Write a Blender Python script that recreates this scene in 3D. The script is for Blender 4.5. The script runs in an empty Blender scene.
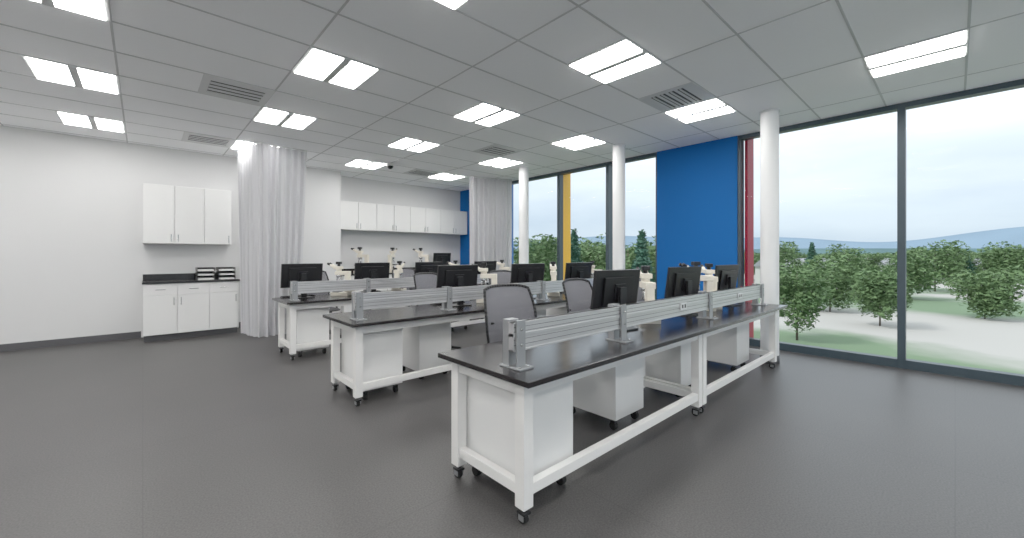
import bpy, math, random
from mathutils import Vector, Matrix
random.seed(7)
S=bpy.context.scene
# ---------------- materials ----------------
def new_mat(name):
    m=bpy.data.materials.new(name); m.use_nodes=True
    return m,m.node_tree.nodes,m.node_tree.links,m.node_tree.nodes['Principled BSDF']
def mat(name,col,rough=.5,metal=0,var=0,scale=20,bump=0,bscale=200,spec=.5):
    m,n,l,b=new_mat(name)
    b.inputs['Base Color'].default_value=(*col,1)
    b.inputs['Roughness'].default_value=rough
    b.inputs['Metallic'].default_value=metal
    b.inputs['Specular IOR Level'].default_value=spec
    tc=n.new('ShaderNodeTexCoord')
    if var:
        nz=n.new('ShaderNodeTexNoise'); nz.inputs['Scale'].default_value=scale; nz.inputs['Detail'].default_value=4
        l.new(tc.outputs['Object'],nz.inputs['Vector'])
        mx=n.new('ShaderNodeMixRGB')
        mx.inputs[1].default_value=(*[c*(1-var) for c in col],1)
        mx.inputs[2].default_value=(*[min(1,c*(1+var)) for c in col],1)
        l.new(nz.outputs['Fac'],mx.inputs[0]); l.new(mx.outputs[0],b.inputs['Base Color'])
    if bump:
        nb=n.new('ShaderNodeTexNoise'); nb.inputs['Scale'].default_value=bscale
        l.new(tc.outputs['Object'],nb.inputs['Vector'])
        bp=n.new('ShaderNodeBump'); bp.inputs['Strength'].default_value=bump; bp.inputs['Distance'].default_value=.002
        l.new(nb.outputs['Fac'],bp.inputs['Height']); l.new(bp.outputs[0],b.inputs['Normal'])
    return m
M={}
M['white']=mat('powder_white',(.76,.75,.73),.4,var=.02)
M['cab']=mat('cabinet_white',(.72,.72,.71),.45,var=.02,scale=3)
M['top']=mat('phenolic_top',(.006,.0045,.005),.22,var=.25,scale=60,spec=.4)
M['alu']=mat('aluminium',(.58,.58,.59),.35,metal=.8,var=.05,scale=8)
M['aluline']=mat('aluminium_groove',(.16,.16,.165),.5,metal=.6,var=.05)
M['steel']=mat('bracket_steel',(.30,.31,.32),.4,metal=.6,var=.05)
M['black']=mat('black_plastic',(.004,.004,.005),.4,var=.2,spec=.3)
M['rubber']=mat('rubber',(.005,.005,.005),.7,var=.2,spec=.3)
M['screen']=mat('screen_glass',(.006,.007,.01),.12,var=.1)
M['cream']=mat('microscope_cream',(.72,.67,.57),.4,var=.03)
M['wall']=mat('wall_paint',(.64,.64,.64),.8,var=.015,scale=2,bump=.1)
M['blue']=mat('blue_paint',(.0005,.085,.34),.75,var=.03,scale=2,bump=.1,spec=.2)
M['column']=mat('column_paint',(.74,.75,.75),.55,var=.015,scale=2)
M['frame']=mat('window_frame_dark',(.03,.05,.065),.4,metal=.3,var=.05)
M['yellow']=mat('fin_yellow',(.90,.44,.008),.5,var=.03)
M['red']=mat('fin_red',(.30,.002,.02),.5,var=.03,spec=.2)
M['finblue']=mat('fin_blue',(.01,.12,.42),.5,var=.03)
M['tee']=mat('ceiling_tee',(.50,.51,.52),.6,var=.02)
M['base']=mat('baseboard_rubber',(.05,.05,.055),.6,var=.05)
M['ventw']=mat('vent_white',(.62,.63,.63),.5,var=.02)
M['ventd']=mat('vent_dark',(.02,.02,.02),.8,var=.1)
M['greyfab']=mat('chair_fabric',(.03,.03,.033),.9,var=.15,scale=200,bump=.4)
M['chrome']=mat('chrome',(.6,.6,.6),.2,metal=1,var=.02)
M['ceil']=mat('ceiling_tile',(.94,.95,.965),.9,var=.015,scale=40,bump=.2,bscale=300)
M['trunk']=mat('bark',(.08,.06,.045),.9,var=.3,scale=10)
M['roof']=mat('roof_grey',(.22,.23,.25),.8,var=.1,scale=1)
M['siding']=mat('siding',(.5,.5,.48),.8,var=.05,scale=1)
M['paper']=mat('paper',(.75,.75,.73),.8,var=.03)
def floor_mat():
    m,n,l,b=new_mat('vinyl_floor')
    tc=n.new('ShaderNodeTexCoord')
    nz=n.new('ShaderNodeTexNoise'); nz.inputs['Scale'].default_value=110; nz.inputs['Detail'].default_value=6
    nz2=n.new('ShaderNodeTexNoise'); nz2.inputs['Scale'].default_value=1.2; nz2.inputs['Detail'].default_value=6
    l.new(tc.outputs['Object'],nz.inputs['Vector']); l.new(tc.outputs['Object'],nz2.inputs['Vector'])
    cr=n.new('ShaderNodeValToRGB'); cr.color_ramp.elements[0].position=.35; cr.color_ramp.elements[0].color=(.030,.0285,.0285,1)
    cr.color_ramp.elements[1].position=.65; cr.color_ramp.elements[1].color=(.070,.066,.065,1)
    l.new(nz.outputs['Fac'],cr.inputs[0])
    mx=n.new('ShaderNodeMixRGB'); mx.blend_type='MULTIPLY'; mx.inputs[0].default_value=.5
    cr2=n.new('ShaderNodeValToRGB'); cr2.color_ramp.elements[0].position=.3; cr2.color_ramp.elements[1].position=.7; cr2.color_ramp.elements[0].color=(.75,.75,.75,1); cr2.color_ramp.elements[1].color=(1.1,1.1,1.1,1)
    l.new(nz2.outputs['Fac'],cr2.inputs[0]); l.new(cr.outputs[0],mx.inputs[1]); l.new(cr2.outputs[0],mx.inputs[2])
    br=n.new('ShaderNodeTexBrick'); br.offset=0; br.inputs['Scale'].default_value=1
    br.inputs['Brick Width'].default_value=1.86; br.inputs['Row Height'].default_value=1.86
    br.inputs['Mortar Size'].default_value=.003; br.inputs['Color1'].default_value=(1,1,1,1); br.inputs['Color2'].default_value=(.94,.94,.94,1); br.inputs['Mortar'].default_value=(.6,.6,.6,1)
    l.new(tc.outputs['Object'],br.inputs['Vector'])
    m2=n.new('ShaderNodeMixRGB'); m2.blend_type='MULTIPLY'; m2.inputs[0].default_value=.8
    l.new(mx.outputs[0],m2.inputs[1]); l.new(br.outputs['Color'],m2.inputs[2])
    l.new(m2.outputs[0],b.inputs['Base Color']); b.inputs['Roughness'].default_value=.42; b.inputs['Specular IOR Level'].default_value=.4
    return m
M['floor']=floor_mat()
def emis(name,col,s):
    m,n,l,b=new_mat(name)
    b.inputs['Base Color'].default_value=(.9,.9,.9,1)
    b.inputs['Emission Color'].default_value=(*col,1); b.inputs['Emission Strength'].default_value=s
    return m
M['lens']=emis('light_lens',(1,.985,.96),17)
def glass():
    m,n,l,b=new_mat('window_glass')
    n.remove(b); out=n['Material Output']
    t=n.new('ShaderNodeBsdfTransparent'); t.inputs[0].default_value=(.97,.99,.99,1)
    g=n.new('ShaderNodeBsdfGlossy'); g.inputs['Roughness'].default_value=.02
    fr=n.new('ShaderNodeFresnel'); fr.inputs[0].default_value=1.08
    mx=n.new('ShaderNodeMixShader'); l.new(fr.outputs[0],mx.inputs[0]); l.new(t.outputs[0],mx.inputs[1]); l.new(g.outputs[0],mx.inputs[2]); l.new(mx.outputs[0],out.inputs[0])
    return m
M['glass']=glass()
def curtain_mat():
    m,n,l,b=new_mat('curtain_fabric'); out=n['Material Output']
    b.inputs['Base Color'].default_value=(.55,.55,.57,1); b.inputs['Roughness'].default_value=.9
    t=n.new('ShaderNodeBsdfTranslucent'); t.inputs[0].default_value=(.7,.7,.73,1)
    mx=n.new('ShaderNodeMixShader'); mx.inputs[0].default_value=.15
    l.new(b.outputs[0],mx.inputs[1]); l.new(t.outputs[0],mx.inputs[2]); l.new(mx.outputs[0],out.inputs[0])
    tc=n.new('ShaderNodeTexCoord'); w=n.new('ShaderNodeTexNoise'); w.inputs['Scale'].default_value=300; l.new(tc.outputs['Object'],w.inputs['Vector'])
    bp=n.new('ShaderNodeBump'); bp.inputs['Strength'].default_value=.1; l.new(w.outputs['Fac'],bp.inputs['Height']); l.new(bp.outputs[0],b.inputs['Normal'])
    return m
M['curtain']=curtain_mat()
def mesh_mat():
    m,n,l,b=new_mat('chair_mesh'); out=n['Material Output']
    b.inputs['Base Color'].default_value=(.11,.11,.125,1); b.inputs['Roughness'].default_value=.7
    tc=n.new('ShaderNodeTexCoord'); v=n.new('ShaderNodeTexVoronoi'); v.inputs['Scale'].default_value=220; l.new(tc.outputs['Object'],v.inputs['Vector'])
    r=n.new('ShaderNodeMath'); r.operation='LESS_THAN'; r.inputs[1].default_value=.16; l.new(v.outputs['Distance'],r.inputs[0])
    t=n.new('ShaderNodeBsdfTransparent'); mx=n.new('ShaderNodeMixShader')
    l.new(r.outputs[0],mx.inputs[0]); l.new(b.outputs[0],mx.inputs[1]); l.new(t.outputs[0],mx.inputs[2]); l.new(mx.outputs[0],out.inputs[0])
    return m
M['mesh']=mesh_mat()
def leaf(name,a,c):
    m,n,l,b=new_mat(name)
    tc=n.new('ShaderNodeTexCoord'); nz=n.new('ShaderNodeTexNoise'); nz.inputs['Scale'].default_value=1.5; l.new(tc.outputs['Object'],nz.inputs['Vector'])
    mx=n.new('ShaderNodeMixRGB'); mx.inputs[1].default_value=(*a,1); mx.inputs[2].default_value=(*c,1); l.new(nz.outputs['Fac'],mx.inputs[0]); l.new(mx.outputs[0],b.inputs['Base Color'])
    b.inputs['Roughness'].default_value=.7; b.inputs['Specular IOR Level'].default_value=.2
    return m
M['leafd']=leaf('foliage_conifer',(.02,.065,.050),(.06,.14,.08))
M['leafl']=leaf('foliage_deciduous',(.05,.11,.04),(.12,.19,.07))
def ground_mat():
    m,n,l,b=new_mat('ground')
    tc=n.new('ShaderNodeTexCoord'); nz=n.new('ShaderNodeTexNoise'); nz.inputs['Scale'].default_value=.03; nz.inputs['Detail'].default_value=6; l.new(tc.outputs['Object'],nz.inputs['Vector'])
    cr=n.new('ShaderNodeValToRGB'); e=cr.color_ramp.elements; e[0].position=.47; e[0].color=(.10,.17,.085,1); e[1].position=.55; e[1].color=(.38,.37,.35,1)
    l.new(nz.outputs['Fac'],cr.inputs[0]); l.new(cr.outputs[0],b.inputs['Base Color']); b.inputs['Roughness'].default_value=.9
    return m
M['ground']=ground_mat()
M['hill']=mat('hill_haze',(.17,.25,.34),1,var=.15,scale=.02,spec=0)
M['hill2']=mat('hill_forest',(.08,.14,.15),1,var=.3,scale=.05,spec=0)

# ---------------- mesh builder ----------------
class B:
    def __init__(s): s.v=[];s.f=[];s.mi=[];s.mats=[];s.sm=[]
    def m(s,k):
        if k not in s.mats: s.mats.append(k)
        return s.mats.index(k)
    def box(s,x0,x1,y0,y1,z0,z1,k,R=None):
        i=len(s.v); c=[(x0,y0,z0),(x1,y0,z0),(x1,y1,z0),(x0,y1,z0),(x0,y0,z1),(x1,y0,z1),(x1,y1,z1),(x0,y1,z1)]
        if R is not None: c=[tuple(R@Vector(p)) for p in c]
        s.v+=c
        for q in ((0,3,2,1),(4,5,6,7),(0,1,5,4),(1,2,6,5),(2,3,7,6),(3,0,4,7)):
            s.f.append([i+a for a in q]); s.mi.append(s.m(k)); s.sm.append(False)
    def tube(s,p,q,r,k,r2=None,n=16,cap=True):
        p=Vector(p);q=Vector(q); r2=r if r2 is None else r2
        d=(q-p).normalized(); a=d.orthogonal().normalized(); b=d.cross(a); i=len(s.v)
        for c,rr in((p,r),(q,r2)):
            for j in range(n):
                t=2*math.pi*j/n; s.v.append(tuple(c+rr*(math.cos(t)*a+math.sin(t)*b)))
        for j in range(n):
            s.f.append([i+j,i+(j+1)%n,i+n+(j+1)%n,i+n+j]); s.mi.append(s.m(k)); s.sm.append(True)
        if cap:
            s.f.append([i+j for j in range(n)][::-1]); s.mi.append(s.m(k)); s.sm.append(False)
            s.f.append([i+n+j for j in range(n)]); s.mi.append(s.m(k)); s.sm.append(False)
    def path(s,pts,r,k,n=10):
        for a,b in zip(pts[:-1],pts[1:]): s.tube(a,b,r,k,n=n)
        for a in pts[1:-1]: s.ball(a,r,k)
    def ball(s,c,r,k,sx=1,sy=1,sz=1,nu=12,nv=8):
        i=len(s.v)
        for a in range(nv+1):
            th=math.pi*a/nv
            for b in range(nu):
                ph=2*math.pi*b/nu
                s.v.append((c[0]+r*sx*math.sin(th)*math.cos(ph),c[1]+r*sy*math.sin(th)*math.sin(ph),c[2]+r*sz*math.cos(th)))
        for a in range(nv):
            for b in range(nu):
                s.f.append([i+a*nu+b,i+(a+1)*nu+b,i+(a+1)*nu+(b+1)%nu,i+a*nu+(b+1)%nu]); s.mi.append(s.m(k)); s.sm.append(True)
    def grid(s,fn,nu,nv,k,smooth=True):
        i=len(s.v)
        for a in range(nu+1):
            for b in range(nv+1): s.v.append(tuple(fn(a/nu,b/nv)))
        for a in range(nu):
            for b in range(nv):
                s.f.append([i+a*(nv+1)+b,i+(a+1)*(nv+1)+b,i+(a+1)*(nv+1)+b+1,i+a*(nv+1)+b+1]); s.mi.append(s.m(k)); s.sm.append(smooth)
    def done(s,name,loc=(0,0,0),rz=0,bevel=.003,scale=1,clean=True):
        me=bpy.data.meshes.new(name); me.from_pydata(s.v,[],s.f)
        for k in s.mats: me.materials.append(M[k])
        for p,mi,sm in zip(me.polygons,s.mi,s.sm): p.material_index=mi; p.use_smooth=sm
        me.update(); o=bpy.data.objects.new(name,me); bpy.context.collection.objects.link(o)
        o.location=loc; o.rotation_euler=(0,0,rz); o.scale=(scale,)*3
        if bevel:
            md=o.modifiers.new('bevel','BEVEL'); md.width=bevel; md.segments=2; md.limit_method='ANGLE'; md.angle_limit=math.radians(50)
        return o
def dup(o,name,loc,rz=0,scale=1):
    n=o.copy(); n.name=name; n.location=loc; n.rotation_euler=(0,0,rz); n.scale=(scale,)*3
    bpy.context.collection.objects.link(n); return n

H=1.32; ZC=H+1.77; XW=6.55
XL=-3.2; YF=-3.2; YB=9.2; YJ=8.72; XJ=3.12
def sbox(name,*a,bevel=0):
    b=B(); b.box(*a); return b.done(name,bevel=bevel)
# ---------------- shell ----------------
sbox('floor',XL-.2,XW+.35,YF-.2,YB+.2,-.15,0,'floor')
sbox('ceiling',XL-.2,XW+.35,YF-.2,YB+.2,ZC,ZC+.2,'ceil')
sbox('wall_back',XJ,XW+.0,YB,YB+.2,0,ZC,'wall')
sbox('wall_back_left',XL,XJ,YJ,YB+.2,0,ZC,'wall')
sbox('wall_left',XL-.2,XL,YF-.2,YB+.2,0,ZC,'wall')
b=B()
b.box(XL,XW,YF-.2,YF,0,.3,'wall'); b.box(XL,XW,YF-.2,YF,3.0,ZC,'wall')
for x in (XL,0.,3.2,XW-.4): b.box(x,x+.4,YF-.2,YF,.3,3.0,'wall')  # openings in this unseen wall are made to let sky light in
b.done('wall_front',bevel=0)
b=B()
for x0,x1 in((XL+.4,0),(.4,3.2),(3.6,XW-.4)):
    b.box(x0,x0+.05,YF-.15,YF-.08,.3,3.0,'frame'); b.box(x1-.05,x1,YF-.15,YF-.08,.3,3.0,'frame')
    b.box(x0,x1,YF-.15,YF-.08,.3,.35,'frame'); b.box(x0,x1,YF-.15,YF-.08,2.95,3.0,'frame')
    b.box((x0+x1)/2-.03,(x0+x1)/2+.03,YF-.15,YF-.08,.3,3.0,'frame')
    b.box(x0,x1,YF-.12,YF-.11,.3,3.0,'glass')
b.done('added_fill_window',bevel=0)  # windows added behind the camera as front fill
sbox('wall_right_blue_pier',XW,XW+.3,2.165,3.42,0,ZC,'blue')
sbox('wall_right_blue_end',XW,XW+.3,8.35,YB+.2,0,ZC,'blue')
def window(name,ys,fins):
    b=B(); y0,y1=ys[0],ys[-1]
    for y in ys:
        a=max(y0,y-.035); c=min(y1,y+.035)
        b.box(XW+.02,XW+.14,a,c,0,ZC,'frame')
    for a,c in zip(ys[:-1],ys[1:]):
        b.box(XW+.02,XW+.14,a+.03,c-.03,ZC-.06,ZC,'frame')
        b.box(XW+.02,XW+.14,a+.03,c-.03,0,.10,'frame')
        b.box(XW+.09,XW+.098,a+.03,c-.03,.1,ZC-.06,'glass')
    for y,k in fins: b.box(XW+.15,XW+.42,y-.02,y+.02,-.2,ZC+.2,k)
    b.done(name,bevel=0)
window('window_1',[3.42,4.43,5.65,6.75,7.55,8.35],[(5.66,'yellow'),(4.43,'frame'),(7.5,'finblue')])
window('window_2',[YF,-1.3,.42,2.165],[(2.09,'red'),(-1.3,'yellow')])
b=B(); b.box(XJ,XW,YB-.012,YB,0,.1,'base'); b.done('baseboard_back',bevel=0)
b=B(); b.box(1.3,XJ,YJ-.012,YJ,0,.1,'base'); b.box(XL,-.02,YJ-.012,YJ,0,.1,'base'); b.done('baseboard_back_left',bevel=0)
b=B(); b.box(XW-.012,XW,2.165,3.42,0,.1,'base'); b.done('baseboard_right',bevel=0)
b=B(); b.box(XL,XL+.012,YF,YJ,0,.1,'base'); b.done('baseboard_left',bevel=0)
# ---------------- ceiling grid ----------------
T=.62; LX=[1.37+1.86*i for i in range(-2,3)]; LY=[2.10+1.86*j for j in range(-2,4)]  # front and left rows added past the known grid for even illumination
b=B()
y=2.41-T*9
while y<YB:
    if y>YF: b.box(XL,XW,y-.008,y+.008,ZC-.004,ZC+.01,'tee')
    y+=T
x=2.30-1.24*4
while x<XW:
    if x>XL: b.box(x-.008,x+.008,YF,YB,ZC-.003,ZC+.01,'tee')
    x+=1.24
b.done('ceiling_grid',bevel=0)
b=B()
b.box(-.31,.31,-.31,.31,-.006,.0,'ventw')
for sx in(-1,1): b.box(min(sx*.035,sx*.285),max(sx*.035,sx*.285),-.295,.295,-.012,-.005,'lens')
b.box(-.03,.03,-.3,.3,-.018,-.004,'ventw')
light=None
for x in LX:
    for y in LY:
        if x<XW-.4 and x>XL+.3 and y<YB-.4 and y>YF+.3:
            if light is None: light=b.done('ceiling_light',(x,y,ZC-.004),bevel=0)
            else: dup(light,'ceiling_light',(x,y,ZC-.004))
b=B()
b.box(-.31,.31,-.31,.31,-.006,0,'ventw')
for i in range(4):
    yy=-.15+i*.10; b.box(-.24,.24,yy-.03,yy+.03,-.009,-.004,'ventd'); b.box(-.24,.24,yy-.009,yy+.009,-.016,-.005,'ventw')
v=b.done('ceiling_air_vent',(4.47,2.10,ZC-.004),bevel=0)
for p in((4.47,5.2),(.75,5.2),(4.47,7.68),(.75,7.68)): dup(v,'ceiling_air_vent',(*p,ZC-.004))
b=B(); b.tube((0,0,0),(0,0,-.05),.07,'white'); b.ball((0,0,-.05),.06,'black'); b.done('security_camera',(3.55,7.3,ZC-.004),bevel=0)
# ---------------- columns ----------------
for i,y in enumerate((1.53,3.65,5.85)):
    b=B(); b.tube((0,0,0),(0,0,ZC),.098,'column',n=40,cap=False); b.tube((0,0,0),(0,0,.1),.103,'base',n=40); b.tube((0,0,ZC-.02),(0,0,ZC),.108,'column',n=40)
    b.done('column',(5.74,y,0),bevel=0)
# ---------------- benches ----------------
def bench(y0):
    b=B(); X0,X1,ym=1.30,5.53,0
    ZT=.74; L=.065
    b.box(X0,(X0+X1)/2-.001,-.09,.67,ZT-.028,ZT,'top'); b.box((X0+X1)/2+.001,X1,-.09,.67,ZT-.028,ZT,'top')
    for xa,xb in((1.36,3.405),(3.425,5.47)):
        for x in(xa,xb-L):
            for y in(0,.615-L):
                b.box(x,x+L,y,y+L,.085,ZT-.028,'white')
                cx,cy=x+L/2,y+L/2
                b.tube((cx,cy,.085),(cx,cy,.06),.014,'chrome'); b.box(cx-.024,cx+.024,cy-.026,cy+.03,.05,.062,'black')
                b.tube((cx-.013,cy+.008,.03),(cx+.013,cy+.008,.03),.03,'rubber'); b.box(cx-.022,cx-.017,cy-.015,cy+.02,.02,.055,'steel'); b.box(cx+.017,cx+.022,cy-.015,cy+.02,.02,.055,'steel')
            b.box(x+.01,x+L-.01,L,.615-L,.14,.195,'white')
            b.box(x+.008,x+L-.008,L,.615-L,ZT-.105,ZT-.028,'white')
        b.box(xa+L,xb-L,.008,L-.012,.14,.195,'white')
        b.box(xa+L,xb-L,.006,L-.02,ZT-.105,ZT-.028,'white')
        b.box(xa+L,xb-L,.615-L+.02,.609,ZT-.09,ZT-.028,'white')
    return b.done('lab_bench',(0,y0,0),bevel=.003)
def rail(y0):
    b=B(); Z=.74
    def seg(xa,xb):
        b.box(xa,xb,.116,.154,.826,.975,'alu')
        for z in (.856,.884,.925,.948): b.box(xa+.001,xb-.001,.1152,.1548,z,z+.004,'aluline')
        b.box(xa,xb,.112,.158,.968,.975,'alu'); b.box(xa,xb,.112,.158,.900,.918,'alu'); b.box(xa,xb,.112,.158,.826,.836,'alu')
    seg(1.40,2.395); seg(2.40,3.85); seg(3.855,5.36)
    for x in(1.44,2.40,3.85,5.33):
        b.box(x-.035,x+.035,.158,.205,Z+.008,.985,'steel')
        b.box(x-.03,x+.03,.100,.111,Z+.008,.985,'steel')
        b.box(x-.05,x+.05,.06,.215,Z+.0005,Z+.009,'steel')
        for sx in(-.03,.03): b.tube((x+sx,.08,Z+.009),(x+sx,.08,Z+.016),.008,'chrome',n=8)
        for zz in(.86,.94): b.tube((x,.100,zz),(x,.094,zz),.008,'chrome',n=8)
    for x in (3.3,4.6):
        b.box(x-.055,x+.055,.104,.113,.872,.928,'ventw'); b.box(x-.035,x-.01,.1025,.105,.885,.915,'black'); b.box(x+.01,x+.035,.1025,.105,.885,.915,'black')
    return b.done('bench_service_rail',(0,y0,0),bevel=.0015)
YS=(1.385,3.45,5.51)
for y in YS: bench(y); rail(y)
def pedestal():
    b=B(); w,d=.40,.50
    b.box(0,w,0,d,.09,.60,'cab')
    b.box(.006,w-.006,d,d+.018,.095,.33,'cab'); b.box(.006,w-.006,d,d+.018,.336,.46,'cab'); b.box(.006,w-.006,d,d+.018,.466,.592,'cab')
    for z in(.3,.435,.565): b.box(w/2-.06,w/2+.06,d+.018,d+.035,z-.006,z+.006,'chrome')
    b.box(-.004,w+.004,-.004,d+.004,.60,.615,'cab')
    for x in(.05,w-.05):
        for y in(.05,d-.05):
            b.tube((x,y,.09),(x,y,.055),.012,'chrome'); b.box(x-.02,x+.02,y-.02,y+.02,.05,.07,'black'); b.tube((x-.018,y,.03),(x+.018,y,.03),.03,'rubber')
    return b
P=pedestal(); first=None
for x,y in((1.44,1.47),(2.6,1.68),(3.66,1.68),(4.9,1.62),(1.46,3.56),(2.15,3.75),(3.66,3.7),(4.6,3.7),(1.46,5.62),(2.5,5.75),(3.9,5.75)):
    if first is None: first=P.done('mobile_pedestal',(x,y,0),bevel=.004)
    else: dup(first,'mobile_pedestal',(x,y,0))
# ---------------- monitors ----------------
def monitor():
    b=B()
    R=Matrix.Translation((0,0,.30))@Matrix.Rotation(math.radians(8),4,'X')
    b.box(-.26,.26,-.012,.012,-.155,.165,'black',R)
    b.box(-.25,.25,.012,.014,-.14,.155,'screen',R)
    b.box(-.17,.17,-.032,-.010,-.11,.11,'black',R)
    b.box(-.06,.06,-.045,-.03,-.06,.06,'black',R)
    b.box(-.035,.035,-.075,-.045,.012,.33,'black')
    b.box(-.12,.12,-.12,.08,0,.012,'black')
    return b
mo=monitor().done('computer_monitor',(2.76,1.78,.7405),rz=-.12,bevel=.004)
MON=[(3.93,1.78,-.15),(5.02,1.78,-.1),(2.70,3.84,-.1),(3.84,3.84,-.2),(4.93,3.84,-.15),(1.60,5.9,.05),(2.58,5.9,-.1),(3.55,5.9,.08),(4.77,5.9,0),]
for x,y,r in MON: dup(mo,'computer_monitor',(x,y,.7405),r)
def keyboard():
    b=B(); b.box(-.21,.21,-.06,.06,0,.014,'black')
    for r in range(5):
        for c in range(16): b.box(-.2+c*.0252,-.2+c*.0252+.021,-.052+r*.0212,-.052+r*.0212+.018,.014,.019,'rubber')
    return b
kb=keyboard().done('keyboard',(2.8,1.99,.7405),bevel=0)
for x,y,r in MON: dup(kb,'keyboard',(x,y+.19 if y<2 else y+.2,.7405),0)
# ---------------- microscopes ----------------
def microscope():
    b=B()
    b.box(-.09,.09,-.14,.12,0,.05,'cream'); b.box(-.07,.07,.0,.10,.05,.062,'black')
    b.box(-.035,.035,-.14,-.07,.05,.33,'cream')
    b.tube((-.075,-.10,.10),(.075,-.10,.10),.026,'black'); b.tube((-.06,-.10,.10),(.06,-.10,.10),.034,'cream')
    b.box(-.085,.085,-.06,.11,.155,.172,'black'); b.box(-.03,.03,-.08,.03,.13,.156,'cream'); b.tube((0,.03,.10),(0,.03,.155),.028,'black')
    b.box(-.045,.045,-.14,.075,.31,.365,'cream')
    b.tube((0,.03,.31),(0,.03,.275),.04,'chrome')
    for a in(0,2.1,4.2): b.tube((.02*math.cos(a),.03+.02*math.sin(a),.28),(.034*math.cos(a),.03+.034*math.sin(a),.20),.012,'chrome',r2=.008)
    b.tube((0,.03,.365),(0,.03,.40),.04,'cream'); b.box(-.05,.05,-.02,.09,.395,.44,'cream')
    b.tube((0,.03,.44),(0,.03,.47),.022,'black'); b.box(-.035,.035,-.005,.065,.47,.51,'black')
    for s in(-1,1):
        b.tube((s*.03,.07,.415),(s*.032,.15,.46),.019,'cream'); b.tube((s*.032,.14,.455),(s*.033,.19,.485),.017,'black')
    b.box(-.06,.06,-.20,-.14,.06,.2,'cream')
    return b
ms=microscope().done('microscope',(4.33,1.80,.7405),rz=.9,bevel=.005)
for x,y,r in((3.26,1.80,-.8),(4.62,1.80,-.9),(3.14,3.86,.8),(4.38,3.86,-.8),(5.35,3.86,.6),(2.12,5.92,.8),(3.03,5.92,-.8),(4.15,5.92,.7),(5.25,5.92,.5)):
    dup(ms,'microscope',(x,y,.7405),r,.95)
# ---------------- chairs ----------------
def chair():
    b=B()
    for i in range(5):
        a=2*math.pi*i/5+.3; c,s=math.cos(a),math.sin(a)
        b.tube((0,0,.11),(.29*c,.29*s,.075),.026,'black',r2=.016,n=10)
        b.tube((.29*c,.29*s,.08),(.29*c,.29*s,.045),.01,'black',n=8)
        for t in(-.018,.018):
            px,py=.29*c-s*t,.29*s+c*t
            b.tube((px-s*.008,py+c*.008,.029),(px+s*.008,py-c*.008,.029),.029,'rubber',n=14)
    b.tube((0,0,.08),(0,0,.15),.04,'black'); b.tube((0,0,.15),(0,0,.42),.026,'chrome',n=14); b.tube((0,0,.15),(0,0,.28),.034,'black')
    b.box(-.11,.11,-.12,.12,.405,.43,'black')
    def seat(u,v,top):
        a=2*math.pi*u; e=.55
        cx=abs(math.cos(a))**e*math.copysign(1,math.cos(a)); cy=abs(math.sin(a))**e*math.copysign(1,math.sin(a))
        r=v
        zt=.49-.02*(1-r*r)-(.035*r**8) if top else .43+.02*r**6*.5
        return (.245*r*cx,.235*r*cy,zt)
    b.grid(lambda u,v:seat(u,v,True),40,8,'greyfab'); b.grid(lambda u,v:seat(1-u,v,False),40,8,'greyfab')
    b.grid(lambda u,v:[(a*(1-v)+c*v) for a,c in zip(seat(u,1,True),seat(u,1,False))],40,2,'greyfab')
    def back(u,v,off=0):
        s=u*2-1; t=v*2-1
        w=.235-.025*t*t*(1 if t>0 else 1.8)
        x=s*w; z=.80+t*.265*(1-.10*abs(s)**4)
        y=.25+.06*(t+1)*.5-.05*math.sin(math.pi*v)-.05*s*s+off
        return (x,y,z)
    b.grid(lambda u,v:back(u,v),16,16,'mesh')
    rim=[back(i/16,0) for i in range(17)]+[back(1,i/16) for i in range(1,17)]+[back(1-i/16,1) for i in range(1,17)]+[back(0,1-i/16) for i in range(1,17)]
    b.path(rim,.012,'black',n=8)
    b.path([(0,.05,.42),(0,.27,.44),(0,.31,.55),(0,.29,.8)],.022,'black',n=10)
    b.path([back(.1,.45,.005),(0,.29,.75),back(.9,.45,.005)],.012,'black',n=8)
    for s in(-1,1):
        b.path([(s*.1,.0,.42),(s*.27,.02,.43),(s*.275,.04,.615)],.016,'black',n=8)
        b.box(s*.275-.035,s*.275+.035,-.11,.13,.61,.635,'black')
    return b
ch=chair().done('office_chair',(2.20,2.24,0),rz=-.2,bevel=0)
for x,y,r in((3.33,2.36,.0),(4.48,2.36,0),(2.95,4.62,.2),(4.2,4.6,-.2),(2.1,6.7,.2),(3.6,6.65,-.1),(4.9,6.6,.15)): dup(ch,'office_chair',(x,y,0),r)
# ---------------- curtains ----------------
def curtain(name,pts,nfold,amp,z1,seed,tight=.12):
    rnd=random.Random(seed); seg=[]; tot=0
    for a,c in zip(pts[:-1],pts[1:]):
        L=math.dist(a,c); seg.append((tot,L,a,c)); tot+=L
    ph=[rnd.uniform(-.6,.6) for _ in range(60)]
    cx=sum(p[0] for p in pts)/len(pts); cy=sum(p[1] for p in pts)/len(pts)
    def fn(u,v):
        t=u*tot
        for s0,L,a,c in seg:
            if t<=s0+L+1e-6: break
        dx,dy=(c[0]-a[0])/L,(c[1]-a[1])/L
        x=a[0]+dx*(t-s0); y=a[1]+dy*(t-s0)
        i=int(u*50); p=ph[i]*(1-(u*50-i))+ph[i+1]*(u*50-i)
        w=math.sin(2*math.pi*nfold*u+p*1.6)+.3*math.sin(2*math.pi*nfold*2.3*u+p+v*2)
        A=amp*(.55+.45*(1-v))*(1+.3*p)
        x+=-dy*w*A; y+=dx*w*A
        g=tight*(1-v)**1.0
        x=x+(cx-x)*g; y=y+(cy-y)*g
        return (x,y,.03+v*(z1-.03))
    b=B(); b.grid(fn,nfold*14,14,'curtain')
    for a,c in zip(pts[:-1],pts[1:]): b.tube((*a,z1+.015),(*c,z1+.015),.012,'ventw',n=8)
    return b.done(name,bevel=0)
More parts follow.
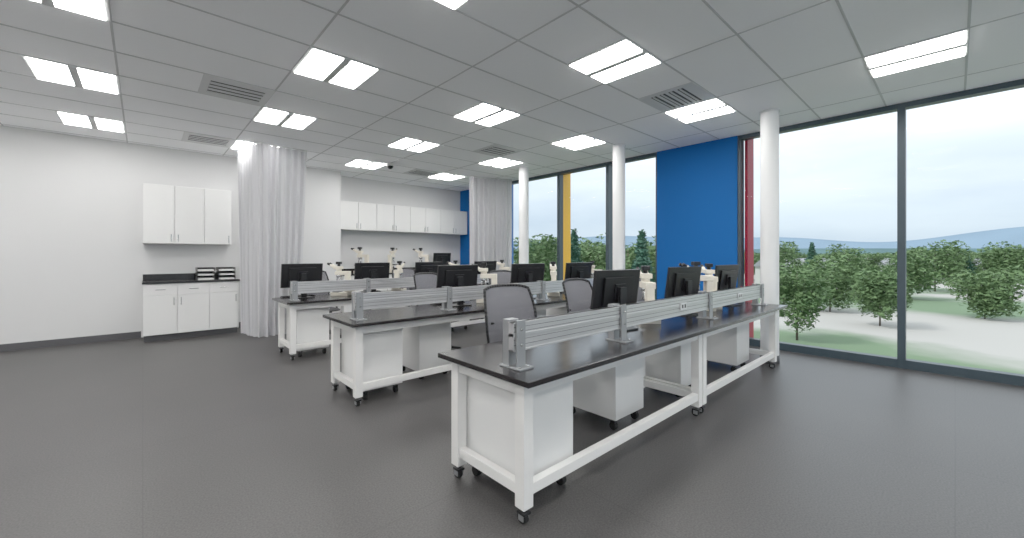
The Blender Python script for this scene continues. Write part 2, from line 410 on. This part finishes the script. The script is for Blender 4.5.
curtain('privacy_curtain',[(2.06,7.33),(1.40,7.27),(1.32,7.32),(1.20,8.05)],13,.055,ZC-.03,3,tight=.16)
curtain('privacy_curtain',[(5.42,7.25),(6.42,6.95)],9,.06,ZC-.03,5,tight=.04)
# ---------------- cabinets ----------------
def cab_row(name,x0,x1,yw,depth,z0,z1,n,top=False,drawers=False):
    b=B(); yf=yw-depth; tk=.1 if z0==0 else 0
    b.box(x0,x1,yf,yw-.001,z0+tk,z1,'cab')
    if tk: b.box(x0+.01,x1-.01,yf+.06,yw-.001,0,tk,'base')
    w=(x1-x0)/n
    for i in range(n):
        xa,xb=x0+i*w+.003,x0+(i+1)*w-.003
        zz=z1-.005
        if drawers:
            b.box(xa,xb,yf-.02,yf,z1-.17,zz,'cab'); b.box((xa+xb)/2-.06,(xa+xb)/2+.06,yf-.045,yf-.035,z1-.095,z1-.085,'chrome')
            for s in(-.055,.055): b.tube(((xa+xb)/2+s,yf-.02,z1-.09),((xa+xb)/2+s,yf-.04,z1-.09),.004,'chrome',n=8)
            zz=z1-.176
        b.box(xa,xb,yf-.02,yf,z0+tk+.004,zz,'cab')
        hx=xb-.04 if i%2==0 else xa+.04; hz=(zz-.16) if z0==0 else z0+.03
        b.box(hx-.005,hx+.005,yf-.045,yf-.035,hz,hz+.12,'chrome')
        for s in(.01,.11): b.tube((hx,yf-.02,hz+s),(hx,yf-.04,hz+s),.004,'chrome',n=8)
    if top:
        b.box(x0-.01,x1+.015,yf-.04,yw-.001,z1,z1+.03,'top'); b.box(x0,x1,yw-.02,yw-.001,z1+.03,z1+.13,'top')
    return b.done(name,bevel=.002)
cab_row('base_cabinet',0,1.21,YJ,.58,0,.88,3,top=True,drawers=True)
cab_row('wall_cabinet',0,1.14,YJ,.34,1.50,2.43,3)
cab_row('wall_cabinet',XJ+.0,XW-.03,YB,.35,1.87,2.49,8)
cab_row('base_cabinet',XJ+.02,XW-.03,YB,.6,0,.88,7,top=True,drawers=True)
def tray():
    b=B()
    for z in(0,.07,.14):
        b.box(-.12,.12,-.16,.16,z,z+.004,'black'); b.box(-.12,-.116,-.16,.16,z,z+.06,'black'); b.box(.116,.12,-.16,.16,z,z+.06,'black'); b.box(-.12,.12,.156,.16,z,z+.06,'black'); b.box(-.105,.105,-.15,.15,z+.004,z+.025,'paper')
    return b
t=tray().done('paper_tray',(1.06,8.4,.9105),bevel=0); dup(t,'paper_tray',(.78,8.42,.9105))
for x,r in((3.62,.8),(4.35,-.8),(5.15,.8)): dup(ms,'microscope',(x,8.85,.9105),r,1.15)
dup(mo,'computer_monitor',(5.75,8.88,.9105),0)
# ---------------- outside ----------------
b=B(); b.box(7.3,900,-700,900,-5.2,-5,'ground'); b.done('ground_outside',bevel=0)
def hill(name,R,base,seed,hmax,a0,a1,k='hill'):
    rnd=random.Random(seed); ph=[rnd.uniform(0,6.28) for _ in range(8)]
    b=B()
    def fn(u,v):
        a=math.radians(a0+(a1-a0)*u); h=0
        for i,p in enumerate(ph): h+=math.sin((i+1)*3.1*u*2+p)/(i+1.5)
        h=base+hmax*(.55+.25*h)
        rr=R+v*R*.25; return (rr*math.cos(a),rr*math.sin(a),-5+(h+5)*math.sin(math.pi/2*min(1,v*1.6)) )
    b.grid(fn,160,8,k); return b.done(name,bevel=0)
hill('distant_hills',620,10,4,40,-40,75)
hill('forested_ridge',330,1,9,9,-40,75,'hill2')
def tree(name,x,y,h,w,kind,seed,n=4500):
    rnd=random.Random(seed); b=B()
    b.tube((0,0,0),(0,0,h*.9),.03*h*.5,'trunk',r2=.03,n=8)
    key='leafd' if kind=='c' else 'leafl'; mi=b.m(key)
    cl=[(rnd.uniform(-.6,.6)*w,rnd.uniform(-.6,.6)*w,h*rnd.uniform(.3,.9),rnd.uniform(.35,.6)*w) for _ in range(20)]
    for _ in range(n):
        if kind=='c':
            t=rnd.random()**.7; z=h*(1-.92*t)
            layer=.65+.35*abs(math.sin(z*4))
            r=w*t*layer*math.sqrt(rnd.random()); a=rnd.uniform(0,6.283); c=Vector((r*math.cos(a),r*math.sin(a),z-r*.25))
        else:
            q=rnd.choice(cl); d=Vector((rnd.gauss(0,1),rnd.gauss(0,1),rnd.gauss(0,1))).normalized()*q[3]*rnd.random()**.33
            c=Vector(q[:3])+d
        s=.055*w+.05
        i=len(b.v)
        for k in range(3): b.v.append(tuple(c+Vector((rnd.uniform(-s,s)*1.4,rnd.uniform(-s,s)*1.4,rnd.uniform(-s,s)))))
        b.f.append([i,i+1,i+2]); b.mi.append(mi); b.sm.append(False)
    return b.done(name,(x,y,-5),bevel=0)
def place(px,d):
    k=(px-506.5)/404; return (.669*d+.743*k*d,.743*d-.669*k*d)
TR=[(642,22,24,'c',1.9),(628,29,15,'d',2.1),(656,33,16,'d',2.4),(545,27,22,'d',1.9),(574,26,25,'c',1.9),(588,32,16,'d',2.4),(533,42,14,'c',2.5),(560,44,12,'d',3),(604,40,13,'d',2.8),
    (797,30,-10,'d',2.0),(784,50,11,'d',2.6),(812,62,12,'c',2.6),(846,60,8,'d',3),(880,36,-18,'d',2.4),(935,70,11,'d',4),(985,40,-20,'d',2.8),(830,45,-4,'d',3),(1010,66,8,'d',4),(908,58,2,'d',3.4)]
protos={}
for i,(px,d,up,k,w) in enumerate(TR):
    x,y=place(px,d); top=H+up*d/404
    o=tree('conifer_tree' if k=='c' else 'deciduous_tree',x,y,top+5,w,k,i+1)
    if top+5>5: protos.setdefault(k,[]).append((o,top+5))
rnd=random.Random(21)
wood=bpy.data.objects.new('woodland',None); bpy.context.collection.objects.link(wood)
for i in range(270):
    left=rnd.random()<.42
    px=rnd.uniform(525,670) if left else rnd.uniform(740,1060); d=rnd.uniform(60,240) if left else rnd.uniform(88,280)
    if not left and 775<px<812 and d<125: continue
    x,y=place(px,d); k=rnd.choice('cddd'); o,h=rnd.choice(protos[k]); want=rnd.uniform(6,8.6) if left else rnd.uniform(5,8)
    t=dup(o,'tree_part',(x,y,-5),rnd.uniform(0,6),want/h); t.scale=(want/h*1.4,want/h*1.4,want/h); t.parent=wood
def house(x,y,w,d,h,rz):
    b=B(); b.box(-w/2,w/2,-d/2,d/2,0,h,'siding')
    i=len(b.v); e=.4
    b.v+=[(-w/2-e,-d/2-e,h),(w/2+e,-d/2-e,h),(w/2+e,d/2+e,h),(-w/2-e,d/2+e,h),(-w/2-e,0,h+1.6),(w/2+e,0,h+1.6)]
    for q in((0,1,5,4),(2,3,4,5),(0,4,3),(1,2,5),(0,3,2,1)): b.f.append([i+a for a in q]); b.mi.append(b.m('roof')); b.sm.append(False)
    for s in(-.3,0,.3): b.box(s*w-.5,s*w+.5,-d/2-.03,-d/2,h*.35,h*.7,'frame')
    b.box(-w/2-.03,-w/2,-.6,.6,h*.35,h*.7,'frame')
    b.done('house',(x,y,-5),rz,bevel=0)
for px,d,w in((792,85,11),(806,118,16),(770,110,14),(600,140,15),(648,120,14),(880,112,12),(960,105,12)):
    x,y=place(px,d); house(x,y,w,9,3.8,random.uniform(-.5,.5)-.8)
# ---------------- world ----------------
w=bpy.data.worlds.new('sky'); S.world=w; w.use_nodes=True; n=w.node_tree.nodes; l=w.node_tree.links; bg=n['Background']
tc=n.new('ShaderNodeTexCoord'); sp=n.new('ShaderNodeSeparateXYZ'); l.new(tc.outputs['Generated'],sp.inputs[0])
cr=n.new('ShaderNodeValToRGB'); e=cr.color_ramp.elements
e[0].position=0; e[0].color=(.42,.50,.58,1); e[1].position=.6; e[1].color=(.84,.89,.94,1)
x=e.new(.08); x.color=(.48,.57,.66,1); x=e.new(.22); x.color=(.80,.86,.92,1)
l.new(sp.outputs['Z'],cr.inputs[0])
mp=n.new('ShaderNodeMapping'); mp.inputs['Scale'].default_value=(1,1,4); l.new(tc.outputs['Generated'],mp.inputs[0])
nz=n.new('ShaderNodeTexNoise'); nz.inputs['Scale'].default_value=2.2; nz.inputs['Detail'].default_value=6; l.new(mp.outputs[0],nz.inputs['Vector'])
cr2=n.new('ShaderNodeValToRGB'); cr2.color_ramp.elements[0].position=.35; cr2.color_ramp.elements[0].color=(.82,.86,.91,1); cr2.color_ramp.elements[1].position=.65; cr2.color_ramp.elements[1].color=(1.1,1.09,1.07,1)
l.new(nz.outputs['Fac'],cr2.inputs[0])
mx=n.new('ShaderNodeMixRGB'); mx.blend_type='MULTIPLY'; mx.inputs[0].default_value=1; l.new(cr.outputs[0],mx.inputs[1]); l.new(cr2.outputs[0],mx.inputs[2])
l.new(mx.outputs[0],bg.inputs[0]); bg.inputs[1].default_value=1.4
sd=bpy.data.lights.new('added_sun','SUN'); sd.energy=2.2; sd.angle=math.radians(12); sd.color=(1,.97,.92)  # added under the overcast sky to brighten the ground and its bounce indoors
so=bpy.data.objects.new('added_sun',sd); bpy.context.collection.objects.link(so)
so.rotation_euler=Vector((-.6,.35,.8)).to_track_quat('Z','Y').to_euler(); so.location=(-20,10,30)
# ---------------- camera ----------------
cd=bpy.data.cameras.new('camera'); cam=bpy.data.objects.new('camera',cd); bpy.context.collection.objects.link(cam)
cam.location=(0,0,H); cam.rotation_euler=(math.radians(90),0,math.radians(-42))
cd.sensor_width=36; cd.lens=404/1024*36; cd.shift_y=-14/1024; cd.shift_x=5.5/1024; cd.clip_end=3000; cd.clip_start=.05
S.camera=cam
S.view_settings.view_transform='Standard'
S.view_settings.exposure=0.08
S.view_settings.gamma=1.32
